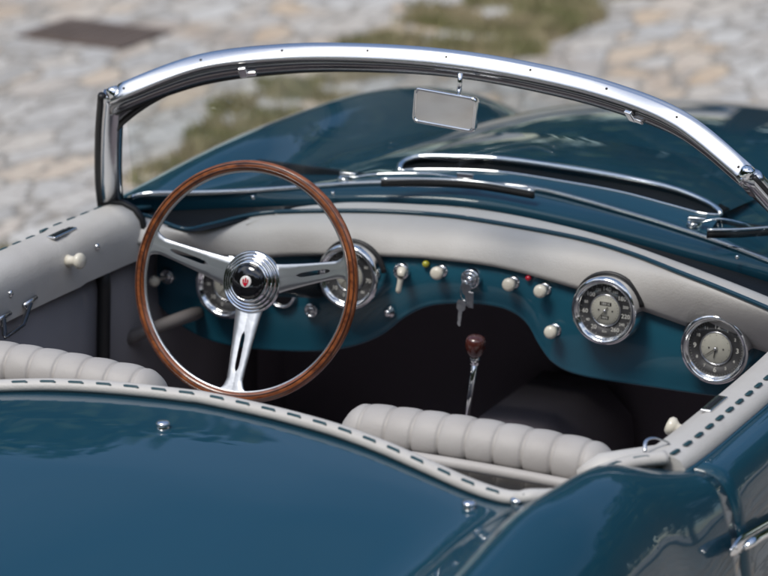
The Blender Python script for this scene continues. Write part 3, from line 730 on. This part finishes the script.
# --- keys: a separate thing
ky = MB()
kc = at(470, 281, 'y', -.028)
ky.box(kc+Vector((0, .007, 0)), .006, .016, .0015)
kg = MB()
kk = bpy.data.objects.new('key_bunch', None); COL.objects.link(kk); kk.location = kc; kk.empty_display_size = .02
kk['label'] = 'small bunch of silver keys hanging from the ignition lock of the dashboard'; kk['category'] = 'keys'
def loc(mb, nm, m, sm=True, mods=()):
    mb.v = [p-kc for p in mb.v]; return mb.obj(nm, m, kk, sm, mods)
def key(x1, y1, x2, y2, dy, nm):
    a, b = at(x1, y1, 'y', -.03+dy), at(x2, y2, 'y', -.03+dy); d = (b-a); L1 = d.length; d.normalize(); s_ = d.cross(Vector((0, -1, 0))).normalized()
    pts = [(0, -.006), (.006, -.0085), (.016, -.008), (.02, -.0035), (L1*.98, -.003), (L1, -.001), (L1*.95, .002), (L1*.85, .003), (L1*.8, .0018), (L1*.7, .003), (.02, .0035), (.016, .008), (.006, .0085), (0, .006)]
    mb = MB(); n = len(pts); ft = [a+d*u+s_*v_+Vector((0, -.0009, 0)) for u, v_ in pts]; bk = [a+d*u+s_*v_+Vector((0, .0009, 0)) for u, v_ in pts]
    mb.add(ft+bk, [tuple(range(n)), tuple(range(2*n-1, n-1, -1))]+[(i, (i+1) % n, n+(i+1) % n, n+i) for i in range(n)])
    loc(mb, nm, M['satin'], False)
key(466, 284, 468, 307, 0, 'key'); key(462, 300, 458.5, 326, .012, 'key')
rg = MB().tube([at(465+4.5*math.cos(a), 291+10*math.sin(a), 'y', -.026) for a in [2*math.pi*i/24 for i in range(24)]], .0011, 6, closed=True, up=(0, 1, 0)); loc(rg, 'key_ring', M['chrome'])
fob = MB().box(at(471, 300, 'y', -.03), .010, .003, .028); loc(fob, 'tag', M['satin'], False, [('bevel', .001)])
loc(ky, 'ignition_key', M['satin'], False)

# --- steering wheel
WC = Vector((-.284, -.296, .848)); GA, AL = .038, .276
WX = Vector((math.cos(GA), math.sin(GA), 0)); WU = Vector((-math.sin(GA)*math.sin(AL), math.cos(GA)*math.sin(AL), math.cos(AL))); WN = WX.cross(WU).normalized()
if WN.y > 0: WN = -WN
def wp(x, y, h=0): return WC+WX*x+WU*y+WN*h
RR = .193; ringp = [wp(RR*math.cos(a), RR*math.sin(a)) for a in [2*math.pi*i/160 for i in range(160)]]
prof = []
for i in range(20):
    a = 2*math.pi*i/20; r = .0086+.0006*math.cos(2*a)
    prof.append((r*math.cos(a), r*math.sin(a)))
sw = MB().sweep(ringp, prof, up=[WN]*160, closed=True).obj('steering_wheel', M['wood'], car)
# aluminium inner band
bnd = [wp((RR-.0088)*math.cos(a), (RR-.0088)*math.sin(a)) for a in [2*math.pi*i/160 for i in range(160)]]
MB().sweep(bnd, [(-.0022, -.0028), (.0022, -.0028), (.0022, .0028), (-.0022, .0028)], up=[WN]*160, closed=True).obj('rim_band', M['alu'], sw)
# thin aluminium seam on the face of the rim
for rr_, hh_ in ((RR+.004, .0081), (RR-.0035, .0082)):
    sm = [wp(rr_*math.cos(a), rr_*math.sin(a), hh_) for a in [2*math.pi*i/160 for i in range(160)]]
    MB().tube(sm, .0009, 6, closed=True, up=[WN]*160).obj('rim_inlay', mat('inlay', (.05, .015, .006), .3, 0, 1), sw)
# dished spokes with a slot; the hub stands back from the rim plane
def hub_h(r): return -.030*(1-min(1, max(0, (r-.04)/.145)))
def spoke(ang):
    a = R(ang); dx, dy = math.cos(a), math.sin(a); px_, py_ = -dy, dx
    def half(u):   # half width along the spoke, u = radius
        return lut([(.03, .027), (.06, .0225), (.10, .0185), (.14, .0155), (.165, .0145), (.178, .019), (.185, .030)], u)
    us = [.03+.0031*i for i in range(51)]
    def slot(u):
        if .085 < u < .150: return .0038*math.sqrt(max(0, 1-abs((u-.1175)/.0325)**6))
        return 0
    mb = MB()
    for sgn in (-1, 1):
        ft = []
        for u in us:
            h = hub_h(u); w_, s_ = half(u), slot(u)
            P0 = lambda q, hh: wp(dx*u+px_*q*sgn, dy*u+py_*q*sgn, h+hh)
            ft.append([P0(s_, -.002), P0(s_, .002), P0(s_+(w_-s_)*.5, .0026), P0(w_-.0012, .002), P0(w_, .0005), P0(w_, -.0018), P0(s_+(w_-s_)*.5, -.002)])
        mb.grid(ft, cu=True)
    mb.obj('spoke', M['alu'], sw, mods=[('edge', 50)])
for a in (180-14, 14, 270): spoke(a)
def hl(prof, nm, m, k=64): return MB().lathe(WC, WN, [(r*1.05, h-.030) for r, h in prof], k).obj(nm, m, sw)
hb = hl([(.044, -.006), (.0495, -.002), (.0500, .003), (.0485, .0075), (.0465, .0085), (.0455, .0065), (.0440, .0075), (.0430, .0110), (.0412, .0120), (.0402, .0100), (.0390, .0110), (.0380, .0145), (.0360, .0155), (.0350, .0135), (.0338, .0145), (.0322, .020), (.0300, .0215), (.0285, .0200)], 'hub', M['chrome'])
hl([(.0287, .018), (.0275, .0225), (.022, .0255), (.0155, .0275), (.0090, .0285), (0, .0288)], 'horn_button', M['gloss'])
hl([(.0095, .0270), (.0095, .0294), (.0088, .0299), (0, .0301)], 'crest', M['enamel'], 40)
# red mark on the crest: a three-pronged shield
e = MB(); h = .0006
def wq(pts):
    n = len(pts); e.add([wp(x, y, .0003) for x, y in pts]+[wp(x, y, .0011) for x, y in pts], [tuple(range(n)), tuple(range(n, 2*n))]+[(i, (i+1) % n, n+(i+1) % n, n+i) for i in range(n)])
for x, l in ((-.0040, .004), (0, .0062), (.0040, .004)): wq([(x-.0011, -.001), (x+.0011, -.001), (x+.0013, l-.001), (x, l+.0007), (x-.0013, l-.001)])
wq([(-.0051, -.0016), (.0051, -.0016), (.0035, -.0045), (.0012, -.0075), (-.0012, -.0075), (-.0035, -.0045)])
e.obj('crest_mark', M['red'], sw, smooth=False)
hl([(.027, -.006), (.027, -.02), (.024, -.03), (.022, -.06), (.022, -.30), (0, -.30)], 'steering_column', M['black'], 28)

# handbrake grip seen below the dash at the left
hbk = MB().tube(spline([at(128, 341, 'y', -.10), at(134, 336, 'y', -.10), at(160, 326, 'y', -.08), at(182, 318, 'y', -.05), at(200, 312, 'y', 0)], 20), .012, 12, scale=[.7, 1.1]+[1]*16+[.9, .8]).obj('handbrake', M['grip'], car)

# gear lever
kp = at(475.5, 345, 'y', -.12); bp0 = at(467, 418, 'y', -.10)
gl = MB().tube([bp0+Vector((0, .02, -.22)), bp0, kp+Vector((0, 0, -.024))], .0052, 12).obj('gear_lever', M['chrome'], car)
MB().lathe(kp, (.08, -.1, 1), [(.006, -.032), (.008, -.028), (.008, -.02), (.011, -.018), (.0145, -.012), (.0172, -.003), (.0176, .007), (.0150, .0135), (.009, .0165), (0, .0172)], 32).obj('gear_knob', M['darkwood'], gl)
MB().lathe(kp+Vector((-.002, .003, -.03)), (.08, -.1, 1), [(.0062, -.006), (.0085, -.004), (.0085, .008), (.0062, .010)], 20).obj('collar', M['chrome'], gl)
MB().lathe(bp0+Vector((0, .02, -.21)), (0, 0, 1), [(.06, 0), (.04, .03), (.02, .06), (.006, .08)], 24).obj('gaiter', M['rubber'], gl)

# --- windscreen
top_s = [(-.541, -.243, 1.137), (-.424, -.192, 1.186), (-.287, -.154, 1.210), (-.146, -.137, 1.222), (0, -.133, 1.2265), (.146, -.137, 1.222), (.287, -.154, 1.210), (.424, -.192, 1.186), (.541, -.243, 1.137)]
cL = at(113, 97, 'x', -.568); cRr = at(742, 174, 'x', .562)
top_s[0] = tuple(at(126, 89, 'x', -.541)); top_s[-1] = tuple(at(738, 167, 'x', .541))
topc = [tuple(cL)]+top_s+[tuple(at(748, 178, 'x', .565))]
TP = spline(topc, 121)
bL = at(119, 206, 'x', -.66); bR = Vector((.69, -.06, .885))
basep = spline([bL]+[p for p in cowl0[3:-3:5]]+[bR], 121)
for i_, p in enumerate(basep): basep[i_] = p+Vector((0, .0, .004))
dn = [(b-a).normalized() for a, b in zip(TP, basep)]
tn = [(TP[min(i+1, 120)]-TP[max(i-1, 0)]).normalized() for i in range(121)]
nr = []
for d_, t in zip(dn, tn):
    n = t.cross(d_).normalized()
    if n.dot(Vector((0, 1, 0))) > 0 and n.z > 0: n = n
    nr.append(n)
# make nr point to the cabin (down/back)
for i_, n in enumerate(nr):
    if n.dot(Vector((0, -.3, 0))-TP[i_]) < 0: nr[i_] = -n
def off(i, a, b):   # a down along the glass, b towards the cabin
    return TP[i]+dn[i]*(a+.014)+nr[i]*b
def strip(prof, nm, m, rng=range(121), parent=None, closed=True, mods=()):
    rows = [[off(i, a, b) for a, b in prof] for i in rng]
    return MB().grid(rows, cu=closed, caps=closed).obj(nm, m, parent, mods=mods)
ws = strip([(-.0150, -.0165), (-.0172, -.0150), (-.0182, -.006), (-.0182, .006), (-.0172, .0145), (-.0150, .0165), (-.0110, .0158), (-.0085, .0105), (.012, .0100), (.012, -.012), (-.010, -.0168)], 'windscreen', M['frame'], parent=car)
ws['label'] = 'chrome framed wraparound windscreen'
strip([(-.004, .009), (0, .0160), (.016, .0165), (.026, .012), (.0285, .003), (.026, -.004), (.012, -.004)], 'inner_channel', M['channel'], parent=ws)
strip([(.024, -.006), (.0265, .010), (.0350, .0095), (.0385, .003), (.0385, -.005)], 'rubber_gasket', M['rubber'], parent=ws)
for ia, ib in ((0, 12), (120, 108)):
    rg_ = range(ia, ib+(1 if ib > ia else -1), 1 if ib > ia else -1); rows = []
    for n_i, i in enumerate(rg_):
        am = .030+.055*(1-n_i/12)**2.2
        rows.append([off(i, .0, -.004), off(i, .0, .009), off(i, am*.6, .009), off(i, am, .007), off(i, am, -.004)])
    MB().grid(rows, cu=True, caps=True).obj('corner_gusset', M['channel'], ws)
    MB().tube([r_[3] for r_ in rows], .0045, 8, up=(0, -1, 0)).obj('gusset_seal', M['rubber'], ws)
# glass: curved outward between top and base
GK = 14
rows = []
for k in range(GK+1):
    u = k/GK; row = []
    for i in range(3, 118):
        a = off(i, .03, 0); b = basep[i]; p = a.lerp(b, u)-nr[i]*math.sin(math.pi*u)*.020; row.append(p)
    rows.append(row)
MB().grid(rows).obj('glass', M['glass'], ws, mods=[('solid', .005, 0)])
# chrome base bead and black seal
MB().tube(basep[2:-2], .0045, 8).obj('base_bead', M['chrome'], ws)
# pillars
for s_, a, b in ((-1, TP[0], at(113, 214, 'x', -.665)), (1, TP[-1], Vector((.705, -.055, .872)))):
    pts = spline([a+Vector((0, 0, .004)), a.lerp(b, .3)+Vector((s_*.006, 0, 0)), a.lerp(b, .7)+Vector((s_*.007, 0, 0)), b], 24)
    upv = Vector((-s_*.55, -.8, .1)).normalized()
    po = MB().sweep(pts, [(-.021, -.006), (-.016, -.013), (0, -.015), (.014, -.012), (.018, 0), (.016, .008), (.008, .012), (-.010, .012), (-.019, .006)], up=upv).obj('pillar', M['satin'], ws)
    side_v = [(pts[min(i+1, 23)]-pts[max(i-1, 0)]).normalized().cross(upv).normalized() for i in range(24)]
    for kx, r in ((-.017, .0050), (.019, .0070)):
        MB().tube([p+sv*kx+upv*.002 for p, sv in zip(pts, side_v)], r, 8).obj('pillar_seal', M['rubber'], ws)
    MB().lathe(a+Vector((0, 0, .010)), (s_*.4, 0, .9), [(.012, -.010), (.0125, .002), (.009, .007), (0, .009)], 18).obj('corner_cap', M['chrome'], ws)
    # pillar foot
    MB().lathe(b+Vector((0, 0, -.002)), (0, 0, 1), [(.03, -.012), (.030, .004), (.02, .010), (0, .011)], 20).obj('pillar_foot', M['rubber'], ws)
# screws along the frame, clips
for x, y in ((126, 89), (202, 62), (285, 53), (367, 54), (446, 61), (530, 72), (607, 92), (679, 122), (738, 167)):
    best = min(range(121), key=lambda i: (lambda q: (q.x-0)**2)(Vector(((TP[i]-CAM).dot(cR)/(TP[i]-CAM).dot(fw)*FPX+384-x, 0, 0))))
    n = (-dn[best]).normalized()
    MB().lathe(off(best, -.0180, 0), n, [(.0022, -.002), (.0022, .001), (.001, .0016), (0, .0012)], 10).obj('frame_screw', M['rubber'], ws)
for x in (240, 634):
    best = min(range(121), key=lambda i: abs((TP[i]-CAM).dot(cR)/(TP[i]-CAM).dot(fw)*FPX+384-x))
    cl = MB(); Mx = Matrix((tn[best], dn[best], nr[best])).transposed()
    cl.box(off(best, .004, .021), .014, .024, .008, Mx); cl.box(off(best, .010, .020)+tn[best]*.012, .020, .010, .009, Mx)
    cl.obj('hood_clip', M['chrome'], ws, smooth=False, mods=[('bevel', .002)])

# --- rear-view mirror
mc = [at(x, y, 'y', v_) for x, y, v_ in ((415, 87, -.165), (477, 97.5, -.175), (476, 133, -.175), (414, 121, -.165))]
mx_ = ((mc[1]-mc[0])+(mc[2]-mc[3])).normalized(); cen = sum(mc, Vector())/4
mup = Vector((0, .055, 1)); mup = (mup-mx_*mup.dot(mx_)).normalized(); mn = mx_.cross(mup).normalized()
if mn.y > 0: mn = -mn
mw = ((mc[1]-mc[0]).length+(mc[2]-mc[3]).length)/4; mh = ((mc[0]-mc[3]).length+(mc[1]-mc[2]).length)/4
def rrect(w_, h_, r_, n=6):
    o = []
    for cx, cy, a0 in ((w_-r_, h_-r_, 0), (-w_+r_, h_-r_, 90), (-w_+r_, -h_+r_, 180), (w_-r_, -h_+r_, 270)):
        for i in range(n+1):
            a = R(a0+90*i/n); o.append((cx+r_*math.cos(a), cy+r_*math.sin(a)))
    return o
def mrow(w_, h_, r_, d_): return [cen+mx_*x+mup*y+mn*d_ for x, y in rrect(w_, h_, r_)]
mr = MB().grid([mrow(mw*.5, mh*.5, .008, -.016), mrow(mw*.97, mh*.95, .008, -.010), mrow(mw, mh, .008, 0), mrow(mw, mh, .008, .004), mrow(mw-.002, mh-.002, .007, .006), mrow(mw-.0045, mh-.0045, .006, .005), mrow(mw-.005, mh-.005, .006, .002)], cu=True)
mr.add(mrow(mw*.5, mh*.5, .008, -.016), [tuple(range(28))])
mro = mr.obj('rear_view_mirror', M['chrome'], car)
MB().add(mrow(mw-.004, mh-.004, .006, .003), [tuple(range(28))]).obj('mirror_glass', M['mirror'], mro, smooth=False)
MB().tube([cen+mup*(mh*.9)+mx_*mw*.35-mn*.006, cen+mup*(mh+.034)+mx_*mw*.35-mn*.004], .004, 10).obj('stem', M['chrome'], mro)

# --- bonnet air vent with chrome surround
sc_t = spline([at(x, y, 'z', z) for x, y, z in ((400, 171, .915), (402, 163, .922), (418, 157, .930), (450, 156.5, .936), (500, 159, .940), (560, 167, .942), (620, 177, .940), (670, 188, .934), (700, 199, .927), (717, 209, .920), (721, 215, .915))], 60)
sc_b = spline([at(x, y, 'z', z) for x, y, z in ((400, 171, .915), (412, 169.5, .917), (450, 169.5, .922), (500, 172, .925), (560, 181, .926), (620, 192, .924), (670, 205, .920), (700, 213, .916), (721, 215, .915))], 60)
vt = MB().grid([[b.lerp(t, u)+Vector((0, .05*math.sin(math.pi*u)**.5, 0)) for b, t in zip(sc_b, sc_t)] for u in (0, .25, .5, .75, 1)]).obj('air_vent', M['mesh'], car)
MB().tube(sc_t, .0055, 10, scale=[.7]+[1]*58+[.7]).obj('vent_trim', M['chrome'], vt)
MB().tube(sc_b, .0022, 8).obj('vent_lip', M['chrome'], vt)
# the paint blister in front of the vent
rows = []
for k in range(13):
    u = k/12; row = []
    for j, (t, b) in enumerate(zip(sc_t, sc_b)):
        x = t.x+( -t.x+.03)*0; y = t.y+u*.40
        sxx = 1 if x >= 0 else -1
        zb = body(tofx(abs(x), y), y, sxx).z
        hgt = max(t.z-body(tofx(abs(x), t.y), t.y, sxx).z, .001)
        row.append(Vector((x, y, zb-.003+(hgt+.003)*(1-u)**2*(1+2*u))))
    rows.append(row)
MB().grid(rows).obj('vent_blister', M['paint'], vt)
# lower wind lip of the bonnet behind the vent
rows = [[b+Vector((0, -.001, -.001)) for b in sc_b], [b+Vector((0, -.04, -.010)) for b in sc_b], [Vector((b.x*1.02, b.y-.07, .9)) for b in sc_b]]
MB().grid(rows).obj('vent_apron', M['paint'], vt)

# --- wipers
def wiper(bl, arm, piv, nm_lab):
    base = MB()
    base.lathe(piv, (0, -.3, 1), [(.014, -.02), (.014, .004), (.010, .010), (0, .012)], 20)
    a0 = arm[0]
    base.box(a0.lerp(piv, .5)+Vector((0, 0, .010)), .03, .014, .008, Matrix.Rotation(.15, 3, 'Z'))
    wo = base.obj('wiper', M['chrome'], car, mods=[('bevel', .001)]); wo['label'] = nm_lab
    MB().tube(spline(arm, 20), .0020, 8).obj('arm', M['chrome'], wo)
    n = len(bl)
    MB().sweep(bl, [(-.0035, -.008), (.0035, -.008), (.0018, .004), (-.0018, .004)]).obj('blade', M['rubber'], wo)
    MB().sweep([p+Vector((0, 0, .0055)) for p in bl], [(-.0035, -.002), (.0035, -.002), (.0025, .0022), (-.0025, .0022)]).obj('blade_spine', M['satin'], wo)
    m_ = bl[n//2]
    MB().box(m_+Vector((0, .002, .014)), .03, .009, .010, Matrix.Rotation(.1, 3, 'Z')).obj('blade_clip', M['chrome'], wo, smooth=False, mods=[('bevel', .002)])
Zw = .938
wiper(spline([at(x, y, 'z', Zw) for x, y in ((381, 182), (430, 182), (480, 185), (534, 194))], 24),
      [at(x, y, 'z', z) for x, y, z in ((352, 178, .925), (380, 174, .932), (430, 174, .94), (463, 179, .945))],
      at(345, 181, 'z', .915), 'left wiper parked along the windscreen base')
wiper(spline([at(x, y, 'z', Zw-.005) for x, y in ((707, 233), (740, 232.5), (775, 230), (850, 226))], 24),
      [at(x, y, 'z', z) for x, y, z in ((700, 223, .915), (720, 219, .925), (745, 224, .93), (760, 230, .935))],
      at(694, 226, 'z', .905), 'right wiper, partly out of the picture')

# crease trim between bonnet and fender is in the panel itself

# ------------------------------------------------------------------ trees standing round the square (seen mirrored in the paint)
leaf = mat('leaves', (.045, .085, .02), .6, noise_=(3, .2, (.075, .11, .03)))
bark = mat('bark', (.10, .075, .055), .9, noise_=(12, .2, (.16, .12, .09)), bump=(30, .5, .02))
def tree_mesh(seed):
    rnd = random.Random(seed); tr = MB(); H = 7.5
    tr.tube(spline([(0, 0, 0), (.1, .05, 1.5), (-.05, .1, 3.2), (.1, 0, 5.2)], 12), .17, 10, up=(0, 1, 0), scale=[1.3-.08*i for i in range(12)])
    cl = []
    for i in range(14):
        a = i*2.4+rnd.random(); r = rnd.uniform(1.2, 2.9); z = rnd.uniform(1.9, 6.2); e_ = Vector((math.cos(a)*r, math.sin(a)*r, z))
        tr.tube(spline([(0, .05, max(z-1.6, .6)), tuple(e_*.5+Vector((0, 0, z*.42))), tuple(e_)], 8), .06, 6, up=(0, 1, .1), scale=[1-.1*k for k in range(8)])
        cl.append((e_, rnd.uniform(1.1, 1.7)))
    cl.append((Vector((0, 0, 6.6)), 1.4)); cl.append((Vector((0, 0, 5)), 1.8))
    v, f = [], []
    for c_, r_ in cl:
        for _ in range(720):
            d = Vector((rnd.gauss(0, 1), rnd.gauss(0, 1), rnd.gauss(0, .8))).normalized()*r_*rnd.random()**.4
            p = c_+d; s1 = Vector((rnd.gauss(0, 1), rnd.gauss(0, 1), rnd.gauss(0, .6))).normalized()*rnd.uniform(.11, .21); s2 = s1.cross(Vector((rnd.gauss(0, 1), rnd.gauss(0, 1), rnd.gauss(0, 1))).normalized())*.8
            n0 = len(v); v += [p-s1, p-s2, p+s1, p+s2]; f.append((n0, n0+1, n0+2, n0+3))
    return tr, v, f
tr, v, f = tree_mesh(3)
crown_me = bpy.data.meshes.new('crown'); crown_me.from_pydata([tuple(p) for p in v], [], f); crown_me.materials.append(leaf)
base = len(tr.v); V_, F_ = [], []; TV, TF = [], []
for k in range(26):
    a = R(k*360/26); rr_ = 21+2.5*math.sin(k*2.3); sc_ = 1.28+.3*abs(math.sin(k*1.7))
    Mx = Matrix.Translation((math.sin(a)*rr_-1, math.cos(a)*rr_+1, 0)) @ Matrix.Rotation(k*1.7, 4, 'Z') @ Matrix.Scale(sc_, 4)
    n0 = len(V_); V_ += [tuple(Mx @ p) for p in v]; F_ += [tuple(q+n0 for q in ff) for ff in f]
    n0 = len(V_); V_ += [tuple(Mx @ p) for p in tr.v]; nf = len(F_); F_ += [tuple(q+n0 for q in ff) for ff in tr.f]; TF.append((nf, len(F_)))
me = bpy.data.meshes.new('woodland'); me.from_pydata(V_, [], F_); me.materials.append(leaf); me.materials.append(bark)
idx = [0]*len(F_)
for a, b in TF: idx[a:b] = [1]*(b-a)
me.polygons.foreach_set('material_index', idx)
wo = bpy.data.objects.new('woodland', me); COL.objects.link(wo); wo['kind'] = 'stuff'
wo['label'] = 'belt of leafy trees round the square, mirrored in the car paint'; wo['category'] = 'trees'
